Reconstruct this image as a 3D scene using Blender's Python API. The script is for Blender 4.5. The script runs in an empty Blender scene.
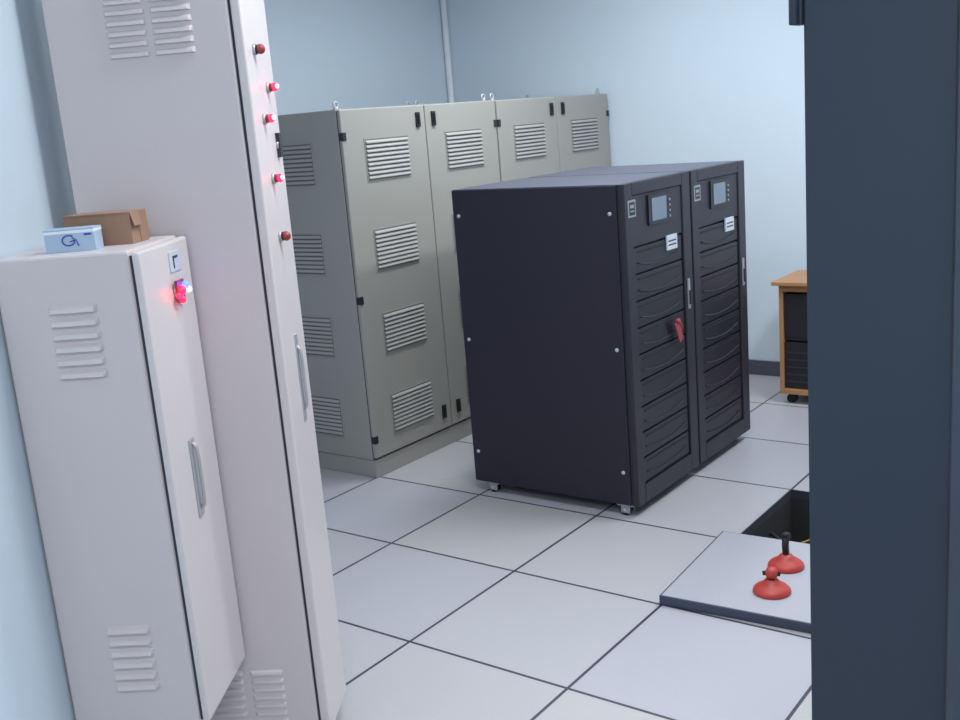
import bpy, bmesh, math, random
from mathutils import Vector, Matrix
random.seed(3)
scene=bpy.context.scene
COL=scene.collection
def lin(c): 
    return tuple((x/255/12.92 if x/255<=.04045 else ((x/255+.055)/1.055)**2.4) for x in c)
def mat(name,rgb,rough=.5,metal=0,var=.06,scale=8,bump=0.0,emit=None,estr=0,spec=.5):
    m=bpy.data.materials.new(name);m.use_nodes=True;nt=m.node_tree;N=nt.nodes;L=nt.links
    b=N["Principled BSDF"];c=lin(rgb)
    b.inputs["Roughness"].default_value=rough;b.inputs["Metallic"].default_value=metal
    b.inputs["Specular IOR Level"].default_value=spec
    tc=N.new("ShaderNodeTexCoord");no=N.new("ShaderNodeTexNoise");no.inputs["Scale"].default_value=scale
    no.inputs["Detail"].default_value=4
    L.new(tc.outputs["Object"],no.inputs["Vector"])
    mx=N.new("ShaderNodeMix");mx.data_type='RGBA'
    mx.inputs["A"].default_value=(*[x*(1-var) for x in c],1);mx.inputs["B"].default_value=(*[min(1,x*(1+var)) for x in c],1)
    L.new(no.outputs["Fac"],mx.inputs["Factor"]);L.new(mx.outputs["Result"],b.inputs["Base Color"])
    if bump:
        n2=N.new("ShaderNodeTexNoise");n2.inputs["Scale"].default_value=scale*25
        L.new(tc.outputs["Object"],n2.inputs["Vector"])
        bp=N.new("ShaderNodeBump");bp.inputs["Strength"].default_value=bump;bp.inputs["Distance"].default_value=.002
        L.new(n2.outputs["Fac"],bp.inputs["Height"]);L.new(bp.outputs["Normal"],b.inputs["Normal"])
    if emit:
        b.inputs["Emission Color"].default_value=(*lin(emit),1);b.inputs["Emission Strength"].default_value=estr
    return m
M=dict(
 wall=mat("wall_paint",(208,222,232),.55,0,.03,1.5,.15),
 ceil=mat("ceiling_paint",(240,241,243),.8),
 base=mat("baseboard_dark",(82,84,98),.5),
 cream=mat("cream_enamel",(211,201,201),.38,0,.02,3,.05),
 creamd=mat("cream_enamel_door",(216,207,206),.34,0,.02,3,.05),
 gap=mat("dark_gap",(58,58,68),.8),
 grey=mat("grey_putty_enamel",(158,156,150),.42,0,.04,2,.05),
 greyd=mat("grey_door_enamel",(156,154,147),.4,0,.04,2,.05),
 slat=mat("louver_slat",(162,160,156),.45),
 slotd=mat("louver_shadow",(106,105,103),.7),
 blk=mat("black_plastic",(34,32,38),.45),
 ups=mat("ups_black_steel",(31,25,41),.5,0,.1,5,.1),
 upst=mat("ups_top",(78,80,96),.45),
 upsf=mat("ups_front_plastic",(38,36,47),.45),
 upsm=mat("ups_module",(29,27,38),.4),
 scr=mat("lcd_screen",(110,122,136),.2,0,.05,5,0,(110,130,150),.08),
 white=mat("white_label",(200,205,214),.5),
 steel=mat("steel",(185,184,188),.4,.4),
 castor=mat("castor_grey",(150,155,160),.4),
 rubber=mat("rubber_black",(26,26,30),.6),
 wood=mat("orange_wood",(172,126,84),.45,0,.18,6),
 woodd=mat("dark_wood_interior",(46,42,50),.6),
 dark=mat("dark_slate_enamel",(44,54,68),.55,0,.05,2,.1),
 dark2=mat("dark_slate_trim",(62,71,84),.45),
 red=mat("red_rubber",(188,62,56),.45,0,.08,20),
 redtag=mat("red_tag",(160,60,68),.5),
 redoff=mat("red_cap",(150,56,54),.35),
 ledr=mat("red_led",(240,30,50),.3,0,.02,5,0,(255,22,52),6.5),
 ledw=mat("led_core",(255,120,150),.3,0,.02,5,0,(255,130,165),5),
 ledb=mat("blue_led",(60,60,255),.3,0,.02,5,0,(50,70,255),9),
 ledwh=mat("white_blue_led",(180,200,255),.3,0,.02,5,0,(170,200,255),6),
 card=mat("cardboard",(158,124,102),.8,0,.1,12),
 cardd=mat("cardboard_inside",(120,92,76),.85,0,.1,12),
 boxw=mat("carton_pale_blue",(172,192,214),.5),
 boxb=mat("carton_blue_ink",(50,70,165),.5),
 yel=mat("yellow_cable",(160,122,44),.5),
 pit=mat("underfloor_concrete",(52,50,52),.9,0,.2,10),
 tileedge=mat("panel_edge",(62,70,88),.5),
 tube=mat("lamp_tube",(240,245,255),.3,0,.02,5,0,(240,245,255),6),
 conduit=mat("white_conduit",(236,240,243),.4),
)
def floor_mat():
    m=bpy.data.materials.new("raised_floor_tiles");m.use_nodes=True;nt=m.node_tree;N=nt.nodes;L=nt.links
    b=N["Principled BSDF"];tc=N.new("ShaderNodeTexCoord");sp=N.new("ShaderNodeSeparateXYZ");L.new(tc.outputs["Object"],sp.inputs[0])
    def mth(op,a,v=None,c=None):
        n=N.new("ShaderNodeMath");n.operation=op
        for i,x in enumerate((a,v,c)):
            if x is None: continue
            if isinstance(x,(int,float)): n.inputs[i].default_value=x
            else: L.new(x,n.inputs[i])
        return n.outputs[0]
    ds=[];fl=[]
    for ax in ("X","Y"):
        s=mth('ADD',mth('DIVIDE',sp.outputs[ax],.6),50.0)
        fr=mth('FRACT',s);fl.append(mth('FLOOR',s))
        ds.append(mth('MINIMUM',fr,mth('SUBTRACT',1.0,fr)))
    d=mth('MULTIPLY',mth('MINIMUM',ds[0],ds[1]),.6)
    line=mth('LESS_THAN',d,.0052)
    cx=N.new("ShaderNodeCombineXYZ");L.new(fl[0],cx.inputs[0]);L.new(fl[1],cx.inputs[1])
    wn=N.new("ShaderNodeTexWhiteNoise");wn.noise_dimensions='2D';L.new(cx.outputs[0],wn.inputs["Vector"])
    r=N.new("ShaderNodeMix");r.data_type='RGBA'
    r.inputs["A"].default_value=(*lin((182,181,189)),1);r.inputs["B"].default_value=(*lin((190,188,187)),1)
    L.new(wn.outputs["Value"],r.inputs["Factor"])
    sn=N.new("ShaderNodeTexNoise");sn.inputs["Scale"].default_value=160;L.new(tc.outputs["Object"],sn.inputs["Vector"])
    r2=N.new("ShaderNodeMix");r2.data_type='RGBA';r2.blend_type='MULTIPLY';r2.inputs["Factor"].default_value=.12
    L.new(r.outputs["Result"],r2.inputs["A"]);L.new(sn.outputs["Fac"],r2.inputs["B"])
    r3=N.new("ShaderNodeMix");r3.data_type='RGBA';r3.inputs["B"].default_value=(*lin((62,60,76)),1)
    L.new(r2.outputs["Result"],r3.inputs["A"]);L.new(line,r3.inputs["Factor"])
    L.new(r3.outputs["Result"],b.inputs["Base Color"]);b.inputs["Roughness"].default_value=.42
    return m
M['floor']=floor_mat()
M['panel']=mat("loose_panel_laminate",(172,172,179),.45,0,.04,60)

class B:
    def __init__(s): s.bm=bmesh.new();s.ms=[]
    def mi(s,k):
        if k not in s.ms: s.ms.append(k)
        return s.ms.index(k)
    def poly(s,vs,faces,k,smooth=False):
        v=[s.bm.verts.new(p) for p in vs];i=s.mi(k)
        for f in faces:
            try:
                fc=s.bm.faces.new([v[j] for j in f]);fc.material_index=i;fc.smooth=smooth
            except ValueError: pass
        return s
    def box(s,a,b,k):
        x0,x1=sorted((a[0],b[0]));y0,y1=sorted((a[1],b[1]));z0,z1=sorted((a[2],b[2]))
        vs=[(x,y,z) for z in (z0,z1) for y in (y0,y1) for x in (x0,x1)]
        return s.poly(vs,[(0,2,3,1),(4,5,7,6),(0,1,5,4),(2,6,7,3),(0,4,6,2),(1,3,7,5)],k)
    def prism(s,base,ext,k):
        n=len(base);e=Vector(ext);vs=[Vector(p) for p in base]+[Vector(p)+e for p in base]
        fs=[tuple(range(n)),tuple(range(2*n-1,n-1,-1))]+[(i,i+n,(i+1)%n+n,(i+1)%n) for i in range(n)]
        return s.poly(vs,fs,k)
    def lathe(s,o,axis,prof,k,seg=20):
        ax=Vector(axis).normalized();t=Vector((1,0,0)) if abs(ax.x)<.9 else Vector((0,1,0))
        u=ax.cross(t).normalized();w=ax.cross(u);o=Vector(o);vs=[];fs=[]
        for (r,h) in prof:
            for j in range(seg):
                a=2*math.pi*j/seg;vs.append(o+ax*h+(u*math.cos(a)+w*math.sin(a))*max(r,1e-5))
        n=len(prof)
        for i in range(n-1):
            for j in range(seg):
                fs.append((i*seg+j,i*seg+(j+1)%seg,(i+1)*seg+(j+1)%seg,(i+1)*seg+j))
        fs.append(tuple(range(seg))[::-1]);fs.append(tuple((n-1)*seg+j for j in range(seg)))
        return s.poly(vs,fs,k,True)
    def cyl(s,o,axis,r,h,k,seg=16): return s.lathe(o,axis,[(r,0),(r,h)],k,seg)
    def tube(s,pts,r,k,seg=8,closed=False):
        pts=[Vector(p) for p in pts];n=len(pts);vs=[];fs=[];prev=None
        for i,p in enumerate(pts):
            if closed: d=(pts[(i+1)%n]-pts[i-1])
            else: d=pts[min(i+1,n-1)]-pts[max(i-1,0)]
            d.normalize()
            if prev is None:
                t=Vector((0,0,1)) if abs(d.z)<.9 else Vector((1,0,0));u=d.cross(t).normalized()
            else: u=(prev-d*prev.dot(d)).normalized()
            prev=u;w=d.cross(u)
            for j in range(seg):
                a=2*math.pi*j/seg;vs.append(p+(u*math.cos(a)+w*math.sin(a))*r)
        m=n if closed else n-1
        for i in range(m):
            for j in range(seg):
                i2=(i+1)%n;fs.append((i*seg+j,i*seg+(j+1)%seg,i2*seg+(j+1)%seg,i2*seg+j))
        if not closed: fs+= [tuple(range(seg))[::-1],tuple((n-1)*seg+j for j in range(seg))]
        return s.poly(vs,fs,k,True)
    def ball(s,o,r,k,sq=(1,1,1)):
        vs=[];n=10
        o=Vector(o);seg=14;fs=[]
        for i in range(n+1):
            a=math.pi*i/n
            for j in range(seg):
                c=2*math.pi*j/seg
                vs.append(o+Vector((r*sq[0]*math.sin(a)*math.cos(c),r*sq[1]*math.sin(a)*math.sin(c),r*sq[2]*math.cos(a))))
        for i in range(n):
            for j in range(seg): fs.append((i*seg+j,i*seg+(j+1)%seg,(i+1)*seg+(j+1)%seg,(i+1)*seg+j))
        return s.poly(vs,fs,k,True)
    def done(s,name,parent=None,bev=0,loc=(0,0,0),rot=0):
        bmesh.ops.recalc_face_normals(s.bm,faces=s.bm.faces[:])
        me=bpy.data.meshes.new(name);s.bm.to_mesh(me);s.bm.free()
        for k in s.ms: me.materials.append(M[k])
        o=bpy.data.objects.new(name,me);COL.objects.link(o);o.location=loc;o.rotation_euler=(0,0,rot)
        if parent: o.parent=parent
        if bev:
            md=o.modifiers.new("bevel",'BEVEL');md.width=bev;md.segments=2;md.limit_method='ANGLE';md.angle_limit=math.radians(50)
        return o
def root(name,loc,rot=0):
    e=bpy.data.objects.new(name,None);COL.objects.link(e);e.location=loc;e.rotation_euler=(0,0,rot);e.empty_display_size=.1
    return e
def louvers(b,c,u,n,w,pitch,count,depth,k,hh=.6):
    u=Vector(u);n=Vector(n);z=Vector((0,0,1));c=Vector(c)
    for i in range(count):
        p=c-z*(pitch*i);h=pitch*hh
        def ring(off,inset):
            return [p-u*(w/2-inset)+off,p+u*(w/2-inset)+off]
        a0,a1=ring(z*(h/2),0);b0,b1=ring(-z*(h/2),0)
        m0,m1=ring(n*depth*.7+z*(h*.15),.006);d0,d1=ring(n*depth-z*(h*.42),.006)
        vs=[a0,a1,b0,b1,m0,m1,d0,d1]
        b.poly(vs,[(0,1,5,4),(4,5,7,6),(6,7,3,2),(0,4,6,2),(1,3,7,5)],k)

# =============== ROOM ===============
TH=math.radians(33);S=Vector((math.cos(TH),math.sin(TH),0));NN=Vector((-math.sin(TH),math.cos(TH),0))
T=Vector((.23,-1.19,0));W0=T-S*.526
XL,YB,XR,YF,H=-2.42,2.98,4.4,-4.3,2.8
fb=B()
x0,x1,y0,y1=XL-.1,XR+.1,YF-.1,YB+.1;hx0,hx1,hy0,hy1=.6,1.2,.6,1.2
def q(b,x0,x1,y0,y1,z,k): b.poly([(x0,y0,z),(x1,y0,z),(x1,y1,z),(x0,y1,z)],[(0,1,2,3)],k)
q(fb,x0,x1,y0,hy0,0,'floor');q(fb,x0,x1,hy1,y1,0,'floor');q(fb,x0,hx0,hy0,hy1,0,'floor');q(fb,hx1,x1,hy0,hy1,0,'floor')
P=-.32
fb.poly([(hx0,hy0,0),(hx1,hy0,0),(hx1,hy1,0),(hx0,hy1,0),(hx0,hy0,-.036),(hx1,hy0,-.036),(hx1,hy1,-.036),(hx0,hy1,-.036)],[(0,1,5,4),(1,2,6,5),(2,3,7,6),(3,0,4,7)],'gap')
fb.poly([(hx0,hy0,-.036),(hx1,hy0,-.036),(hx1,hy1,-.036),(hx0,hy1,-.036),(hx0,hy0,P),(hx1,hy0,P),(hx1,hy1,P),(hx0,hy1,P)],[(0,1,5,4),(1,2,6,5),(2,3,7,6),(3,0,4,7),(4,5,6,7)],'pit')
fl=fb.done("floor")
def wallseg(name,a,b,t=.1,k='wall',z0=0,z1=H):
    a=Vector((a[0],a[1],0));b=Vector((b[0],b[1],0));d=(b-a).normalized();o=Vector((d.y,-d.x,0))*t
    return B().prism([a+Vector((0,0,z0)),b+Vector((0,0,z0)),b+o+Vector((0,0,z0)),a+o+Vector((0,0,z0))],(0,0,z1-z0),k).done(name)
A=W0+NN*1.0;Z=W0-NN*((W0.y-YF)/NN.y) 
wallseg("wall_back",(XL-.1,YB),(XR+.1,YB),-.1)
wallseg("wall_left",(XL,A.y),(XL,YB),-.1)
wallseg("wall_return",(XL-.1,A.y),(A.x,A.y),.1)
wallseg("wall_side",(Z.x,Z.y),(A.x,A.y),-.1)
wallseg("wall_right",(XR,YF),(XR,YB),.1)
wallseg("wall_front",(Z.x-.1,YF),(XR+.1,YF),.1)
B().box((x0,y0,H),(x1,y1,H+.1),'ceil').done("ceiling")
B().box((XL,YB-.012,0),(XR,YB,.09),'base').done("baseboard_back",bev=.003)
B().box((XL,A.y,0),(XL+.012,YB-.012,.09),'base').done("baseboard_left",bev=.003)
cd=B();cd.cyl((XL+.022,YB-.022,0.09),(0,0,1),.021,H-.09,'conduit')
for z in (.5,2.5): cd.box((XL+.0,YB-.045,z),(XL+.045,YB-.0,z+.02),'conduit')
cd.done("wall_conduit_pipe")

# =============== CREAM CABINETS (left) ===============
def lamp(b,y,z,kind,x=0.0):
    b.cyl((x,y,z),(1,0,0),.013,.006,'steel')
    if kind=='on': 
        b.cyl((x+.006,y,z),(1,0,0),.010,.012,'redoff');b.ball((x+.018,y,z),.0105,'ledr');b.ball((x+.0245,y-.004,z+.001),.006,'ledw')
    elif kind=='off': b.cyl((x+.006,y,z),(1,0,0),.011,.01,'blk');b.ball((x+.016,y,z),.012,'redoff')
    elif kind=='blk': b.box((x,y-.01,z-.03),(x+.01,y+.01,z+.03),'blk')
tall=root("tall_distribution_cabinet",T,TH)
W=.23;D=.462;HT=2.12
b=B();b.box((-D,0,.06),(-.030,W,HT),'cream');b.done("body",tall,.004)
b=B();b.box((-D+.02,.01,0),(-.04,W-.01,.06),'gap');b.box((-.030,.006,.07),(-.024,W-.006,HT-.01),'gap');b.done("plinth_and_seal",tall)
b=B();b.box((-.024,0,.065),(0,W,HT-.004),'creamd');b.done("door",tall,.005)
b=B()
for cx in (-.272,-.164):
    louvers(b,(cx,0,1.978),(1,0,0),(0,-1,0),.095,.0235,7,.008,'cream')
    louvers(b,(cx+.012,0,.255),(1,0,0),(0,-1,0),.088,.0235,7,.006,'cream')
b.done("side_louvers",tall,.0015)
b=B();lamp(b,.07,1.83,'off');lamp(b,.155,1.745,'on');lamp(b,.085,1.67,'on');lamp(b,.10,1.527,'on');lamp(b,.10,1.385,'off');lamp(b,.185,1.605,'blk')
b.done("indicator_lamps",tall)
b=B();b.tube([(0,.13,.93),(.009,.13,.94),(.011,.13,.96),(.011,.13,1.07),(.009,.13,1.09),(0,.13,1.10)],.004,'steel')
b.box((0,.118,.90),(.003,.142,1.13),'steel');b.done("handle",tall)
Nn=T-S*.196-NN*.318
short=root("wall_distribution_box",Nn,TH)
W=.306;D=.324;Z0=.285;Z1=1.418
b=B();b.box((-D,0,Z0),(-.024,W,Z1),'cream');b.done("body",short,.006)
b=B();b.box((-.024,.006,Z0+.03),(-.018,W-.006,Z1-.012),'gap');b.done("door_seal",short)
b=B();b.box((-.018,.0,Z0+.025),(.0,W,Z1-.004),'creamd');b.done("door",short,.006)
b=B();b.box((-D+.01,.02,.0),(-D+.06,W-.02,Z0),'cream');b.done("wall_bracket",short,.002)
b=B();louvers(b,(-.162,0,1.303),(1,0,0),(0,-1,0),.108,.0285,6,.012,'creamd')
louvers(b,(-.158,0,.555),(1,0,0),(0,-1,0),.104,.0285,6,.012,'creamd');b.done("side_louvers",short,.0015)
b=B();b.box((0,.165,1.345),(.003,.235,1.39),'white');b.box((.003,.185,1.352),(.0045,.190,1.38),'gap');b.box((.003,.185,1.375),(.0045,.215,1.38),'gap')
b.done("label",short)
b=B();b.cyl((0,.185,1.30),(1,0,0),.018,.006,'steel');b.box((.006,.165,1.275),(.012,.21,1.325),'redoff')
b.ball((.016,.178,1.302),.011,'ledr');b.ball((.018,.200,1.31),.0095,'ledb');b.ball((.023,.206,1.300),.007,'ledwh');b.ball((.015,.178,1.280),.0085,'ledr');b.ball((.015,.16,1.292),.007,'ledr')
b.done("indicator_lamps",short)
b=B();b.box((0,.12,.77),(.004,.152,.96),'steel');b.tube([(.004,.136,.79),(.012,.136,.80),(.014,.136,.83),(.014,.136,.91),(.012,.136,.94),(.004,.136,.95)],.0045,'steel');b.done("handle",short,.001)
def loc_s(x,y,z): return Nn+S*x+NN*y+Vector((0,0,z))
b=B();w,d,h=.108,.055,.05
b.box((-w/2,-d/2,0),(w/2,d/2,h),'boxw')
b.box((-w/2-.0006,-d/2-.0006,h*.80),(w/2+.0006,d/2+.0006,h*.92),'conduit')
pts=[(-.002+.016*math.cos(t)*(1-.03*t),-d/2-.001,.024+.013*math.sin(t)*(1-.05*t)) for t in [i*.45 for i in range(2,17)]]
b.tube(pts,.0016,'boxb',6);b.tube([(.0,-d/2-.001,.022),(.014,-d/2-.001,.026),(.018,-d/2-.001,.012)],.0015,'boxb',6)
b.box((-w/2-.001,-d/2+.008,.012),(-w/2+.001,d/2-.008,.036),'boxb');b.box((w/2-.022,-d/2-.001,.034),(w/2-.006,-d/2,.038),'boxb')
b.done("small_carton",None,.001,loc_s(-.178,.095,Z1),TH+math.radians(6))
b=B();w,d,h,t=.158,.085,.070,.003
b.box((-w/2,-d/2,0),(w/2,d/2,h),'card')
b.box((-w/2-.0005,-d/2-.003,h-.001),(w/2+.0005,.002,h+.002),'card')
b.box((-w/2,.004,h-.001),(w/2,d/2,h+.0015),'card')
b.box((-w/2-.0006,-.001,h*.2),(-w/2+.0004,.001,h),'cardd')
b.prism([(w/2,-d/2,h),(w/2,-d/2+.04,h),(w/2+.008,-d/2+.04,h-.03),(w/2+.008,-d/2,h-.03)],(.002,0,0),'card')
b.box((w/2-.001,-.0015,.0),(w/2+.0005,.0015,h),'cardd')
b.done("cardboard_box",None,.0015,loc_s(-.145,.20,Z1),TH+math.radians(-4))

# =============== GREY DOUBLE DOOR CABINETS ===============
def grey(y0,w,name="electrical_cabinet"):
    r=root(name,(-1.18,y0,0));D=.62;H=1.720
    b=B();b.box((-D,0,.09),(-.022,w,H),'grey');b.done("body",r,.004)
    b=B();b.box((-D+.01,.005,0),(-.01,w-.005,.088),'grey');b.done("plinth",r,.003)
    b=B();b.box((-.022,.004,.095),(-.018,w-.004,H-.005),'gap');b.done("door_seal",r)
    hw=w/2
    for i in range(2):
        ya=i*hw+.003;yb=(i+1)*hw-.003
        b=B();b.box((-.018,ya,.10),(0,yb,H-.003),'greyd')
        b.done("door_%d"%(i+1),r,.004)
        b=B();yc=(ya+yb)/2
        for zc in (1.487,1.075,.68,.285):
            b.box((0,yc-.155,zc-.098),(.003,yc+.155,zc+.098),'greyd')
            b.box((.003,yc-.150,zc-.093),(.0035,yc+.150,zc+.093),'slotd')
            for k in range(9):
                zz=zc+.08-.02*k
                b.prism([(.0035,yc-.147,zz+.007),(.0035,yc-.147,zz-.005),(.010,yc-.147,zz-.006),(.010,yc-.147,zz-.002)],(0,.294,0),'slat')
        b.done("door_louvers_%d"%(i+1),r)
    b=B()
    for yy in (hw-.06,hw+.06):
        for zz in (1.65,.19):
            b.box((0,yy-.014,zz-.035),(.01,yy+.014,zz+.035),'blk');b.box((.01,yy-.006,zz-.025),(.016,yy+.006,zz+.025),'rubber')
    for yy in (.014,w-.014):
        for zz in (1.60,.86,.19): b.box((-.02,yy-.012,zz-.018),(.006,yy+.012,zz+.018),'blk')
    b.done("locks_and_hinges",r,.002)
    b=B()
    for zc in (1.487,1.075,.68,.285):
        xc=-.31
        b.box((xc-.12,-.004,zc-.098),(xc+.12,0,zc+.098),'grey')
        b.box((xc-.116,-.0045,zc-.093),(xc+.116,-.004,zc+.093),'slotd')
        for k in range(9):
            zz=zc+.08-.02*k
            b.prism([(xc-.114,-.0045,zz+.007),(xc-.114,-.0045,zz-.005),(xc-.114,-.010,zz-.006),(xc-.114,-.010,zz-.002)],(.228,0,0),'slat')
    b.done("side_louvers",r)
    b=B()
    for yy in (.035,w-.035):
        for xx in (-.05,-D+.05):
            b.cyl((xx,yy,H),(0,0,1),.014,.006,'steel')
            b.tube([(xx,yy+.014*math.cos(a),H+.02+.014*math.sin(a)) for a in [i*math.pi/6 for i in range(12)]],.0045,'steel',8,True)
    b.done("lifting_eyes",r)
    return r
grey(.57,1.188);grey(1.766,1.188)

# =============== UPS ===============
def ups(y0):
    r=root("ups_cabinet",(.18,y0,0));w=.568;D=.826;Z0=.050;H=1.346
    b=B();b.box((-D,0,Z0),(-.035,w,H-.004),'ups');b.done("body",r,.003)
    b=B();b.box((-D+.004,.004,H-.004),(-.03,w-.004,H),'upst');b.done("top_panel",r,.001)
    b=B();b.box((-.035,.003,Z0),(-.022,w-.003,H),'upsm')
    b.box((-.022,0,Z0),(0,.062,H),'upsf');b.box((-.022,w-.075,Z0),(0,w,H),'upsf')
    b.box((-.022,.062,H-.05),(0,w-.075,H),'upsf');b.box((-.022,.062,Z0),(0,w-.075,.125),'upsf')
    b.done("front_frame",r,.004)
    b=B();ya,yb=.066,w-.079
    b.box((-.022,ya,1.10),(-.006,yb,1.294),'upsf')
    b.box((-.006,.19,1.165),(.002,.40,1.285),'upsm');b.box((.002,.215,1.18),(.004,.34,1.27),'scr')
    for i in range(4): b.cyl((.002,.37,1.185+i*.022),(1,0,0),.005,.003,'castor')
    b.box((-.006,.025,1.215),(.0015,.085,1.28),'castor');b.box((.0015,.032,1.222),(.002,.078,1.273),'upsm');b.box((.002,.04,1.235),(.0025,.07,1.24),'castor');b.box((.002,.04,1.25),(.0025,.07,1.262),'castor')
    b.done("control_panel",r,.001)
    b=B();b.box((-.006,.34,1.045),(.001,.43,1.105),'white');b.box((.001,.35,1.062),(.0015,.42,1.068),'gap');b.box((.001,.35,1.078),(.0015,.42,1.084),'gap');b.done("label",r)
    b=B();n=9;z=.13;st=(1.095-.13)/n
    for i in range(n):
        za=z+i*st+.004;zb=z+(i+1)*st-.004
        b.box((-.022,ya+.004,za),(-.008,yb-.004,zb),'upsm')
        yc=(ya+yb)/2;hw=(yb-ya)/2-.03
        b.tube([(-.006,yc+hw*t,za+.018+.022*t*t) for t in [j/6-1 for j in range(13)]],.004,'upsf',6)
        b.box((-.008,ya+.03,zb-.022),(-.005,yb-.03,zb-.014),'rubber')
    b.done("power_modules",r,.002)
    b=B();yh=w-.05;b.box((0,yh-.010,.77),(.006,yh+.010,.90),'castor');b.box((.006,yh-.006,.79),(.012,yh+.006,.85),'blk');b.done("latch_handle",r,.002)
    b=B()
    for zz in (1.235,.70,.19):
        for xx in (-D+.03,-.065): b.cyl((xx,0,zz),(0,-1,0),.008,.004,'white',10);b.cyl((xx,w,zz),(0,1,0),.008,.004,'white',10)
    b.done("panel_screws",r)
    b=B()
    for xx in (-D+.09,-.07):
        for yy in (.03,w-.03):
            b.box((xx-.035,yy-.026,Z0-.006),(xx+.035,yy+.026,Z0),'castor')
            b.box((xx-.02,yy-.022,.013),(xx+.02,yy-.018,Z0-.006),'castor');b.box((xx-.02,yy+.018,.013),(xx+.02,yy+.022,Z0-.006),'castor')
            b.cyl((xx-.005,yy-.014,.022),(0,1,0),.022,.028,'rubber')
            b.cyl((xx-.005,yy-.024,.022),(0,1,0),.008,.048,'steel')
    b.done("castors",r)
    return r
u1=ups(.64);u2=ups(1.222)
b=B();b.tube([(.014,.405,.735),(.02,.405,.72),(.02,.405,.70)],.003,'redtag');b.prism([(.014,.345,.735),(.014,.38,.75),(.014,.418,.665),(.014,.385,.65)],(.006,0,0),'redtag');b.ball((.018,.372,.745),.013,'redtag');b.box((-.008,.39,.72),(.014,.40,.73),'steel')
b.done("red_key_tag",u1,.002)

# =============== FLOOR PANEL + SUCTION LIFTERS ===============
pr=math.radians(3.5);PL=Vector((.594,-.004,0))
b=B();b.box((.006,.006,.0305),(.594,.594,.035),'panel');b.box((0,0,.002),(.6,.6,.0335),'tileedge')
b.done("loose_floor_panel",None,.001,PL,pr)
def lifter(x,y,rot):
    r=root("suction_cup_lifter",(x,y,.0352),rot)
    b=B();b.lathe((0,0,0),(0,0,1),[(.060,0),(.062,.004),(.060,.012),(.052,.020),(.038,.028),(.026,.038),(.02,.046),(.0,.048)],'red',28);b.done("cup",r)
    b=B();b.cyl((0,0,.043),(0,0,1),.011,.018,'rubber')
    b.done("stem",r)
    return r
l1=lifter(.911,.183,.3)
b=B();b.lathe((0,0,.052),(0,0,1),[(.014,0),(.020,.006),(.021,.02),(.014,.032),(0,.034)],'red',20);b.tube([(-.028,0,.064),(0,0,.07),(.028,0,.064)],.008,'rubber');b.done("grip",l1)
l2=lifter(.882,.388,1.2)
b=B();b.tube([(0,0,.055),(-.002,0,.08),(0,0,.11)],.012,'rubber',10);b.tube([(-.006,0,.112),(0,0,.116),(.012,0,.110)],.013,'rubber',10);b.done("grip",l2)
b=B()
def sag(p0,p1,p2,n=14): 
    return [ (1-t)**2*Vector(p0)+2*t*(1-t)*Vector(p1)+t*t*Vector(p2) for t in [i/n for i in range(n+1)]]
b.tube(sag((.605,.72,-.10),(.80,.86,-.10),(.86,1.195,-.07)),.0045,'yel')
b.tube(sag((.605,.95,-.1),(.9,.95,-.3),(1.195,.8,-.2)),.008,'rubber')
b.tube(sag((.65,.65,-.31),(.9,.9,-.31),(1.15,1.15,-.31)),.008,'rubber')
b.done("underfloor_cables")

# =============== WOODEN TROLLEY ===============
r=root("wooden_equipment_trolley",(.085,2.43,0));w,d=.75,.36
b=B();b.box((-.03,-.03,.650),(w+.03,d+.01,.670),'wood')
b.box((0,0,.055),(.022,d,.650),'wood');b.box((w-.022,0,.055),(w,d,.650),'wood')
b.box((.022,0,.055),(w-.022,d-.01,.085),'wood');b.box((.022,0,.615),(w-.022,.02,.650),'wood')
b.done("frame",r,.003)
b=B();b.box((.022,d-.02,.085),(w-.022,d-.01,.645),'woodd');b.box((.022,.02,.35),(w-.022,d-.02,.368),'woodd')
b.box((.025,.012,.088),(.16,.33,.34),'rubber');b.box((.025,.012,.37),(.16,.33,.60),'rubber')
for z in (.12,.16,.2,.24,.28): b.box((.035,.009,z),(.15,.012,z+.008),'woodd')
b.done("shelves_and_equipment",r)
b=B()
for xx in (.05,w-.05):
    for yy in (.05,d-.05):
        b.box((xx-.012,yy-.014,.03),(xx+.012,yy+.014,.055),'blk');b.cyl((xx,yy-.018,.025),(0,1,0),.025,.036,'rubber')
b.done("castors",r)

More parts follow.
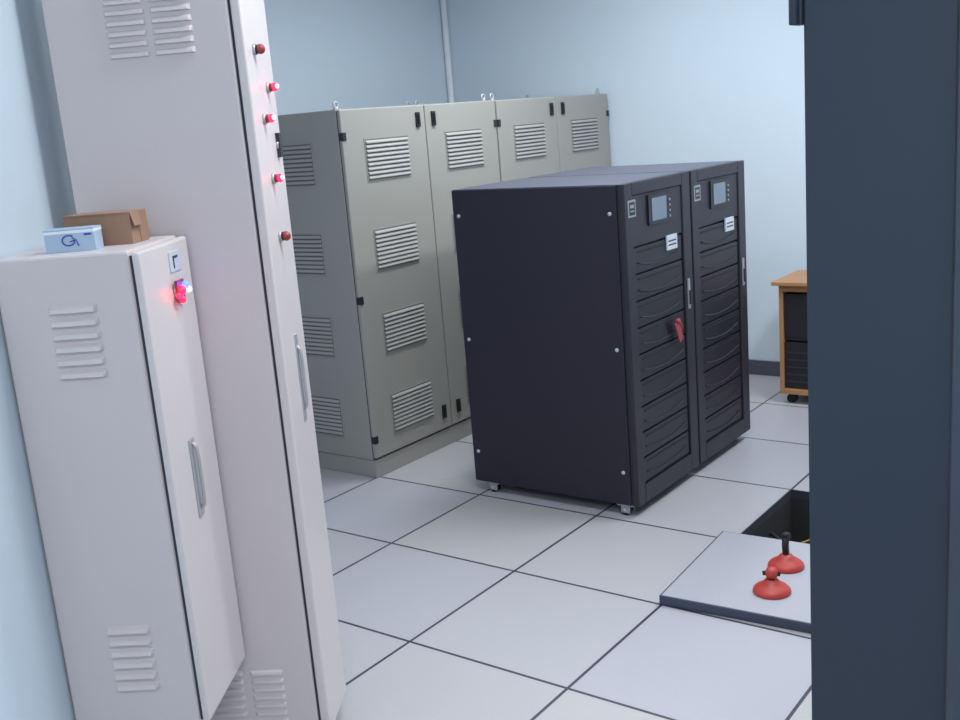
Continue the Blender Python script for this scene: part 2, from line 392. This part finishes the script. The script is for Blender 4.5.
# =============== DARK CABINET (right foreground) ===============
r=root("dark_server_cabinet",(1.516,-1.156,0))
b=B();b.box((0,0,.02),(.80,.8,2.05),'dark');b.done("body",r,.004)
b=B();b.box((.240,-.018,.06),(.80,-.003,2.03),'dark2');b.box((.234,-.004,.05),(.80,0,2.04),'gap');b.done("door",r,.003)
b=B();b.box((-.02,-.006,1.735),(.0,.03,1.86),'dark');b.cyl((-.012,-.008,1.735),(0,0,1),.008,.125,'dark');b.done("hinge",r,.002)
b=B();b.box((.01,.01,0),(.79,.79,.02),'gap');b.done("base",r)
b=B();b.box((.30,-.024,.95),(.33,-.018,1.15),'blk');b.done("handle",r)

# =============== LIGHTS ===============
def fixture(x,y,rot,p,col=(.86,.93,1.0)):
    r=root("ceiling_light",(x,y,0),rot)
    b=B();b.box((-.62,-.16,H-.05),(.62,.16,H-.002),'ceil')
    b.done("housing",r,.005)
    b=B()
    for yy in (-.07,.07): b.cyl((-.58,yy,H-.07),(1,0,0),.014,1.16,'tube')
    b.done("tubes",r)
    l=bpy.data.lights.new("lamp","AREA");l.shape='RECTANGLE';l.size=1.2;l.size_y=.3;l.energy=p;l.color=col
    o=bpy.data.objects.new("lamp",l);COL.objects.link(o);o.parent=r;o.location=(0,0,H-.1)
LC=(.90,.95,1.0)
fixture(2.3,-3.0,.6,42,LC)
fixture(1.1,-.7,.6,34,LC)  # unseen fill fixture, added to brighten the cabinet sides facing the camera
fixture(-.5,1.3,math.pi/2,35,LC)
fixture(1.5,1.6,math.pi/2,50,LC)
w=bpy.data.worlds.new("world");scene.world=w;w.use_nodes=True
w.node_tree.nodes["Background"].inputs[0].default_value=(.5,.6,.75,1);w.node_tree.nodes["Background"].inputs[1].default_value=.3

# =============== CAMERA ===============
yaw,pit,rol=.652,.2238,-.0823
fw=Vector((-math.sin(yaw)*math.cos(pit),math.cos(yaw)*math.cos(pit),-math.sin(pit)))
rt=Vector((math.cos(yaw),math.sin(yaw),0));up=rt.cross(fw)
r2=rt*math.cos(rol)+up*math.sin(rol);u2=-rt*math.sin(rol)+up*math.cos(rol)
c=bpy.data.cameras.new("camera");c.lens=1054.4*36/960;c.sensor_width=36;c.clip_start=.05
o=bpy.data.objects.new("camera",c);COL.objects.link(o)
m=Matrix((( r2.x,u2.x,-fw.x,2.1429),(r2.y,u2.y,-fw.y,-2.9092),(r2.z,u2.z,-fw.z,1.6276),(0,0,0,1)))
o.matrix_world=m
scene.camera=o
scene.view_settings.view_transform='Standard'
scene.view_settings.look='None'
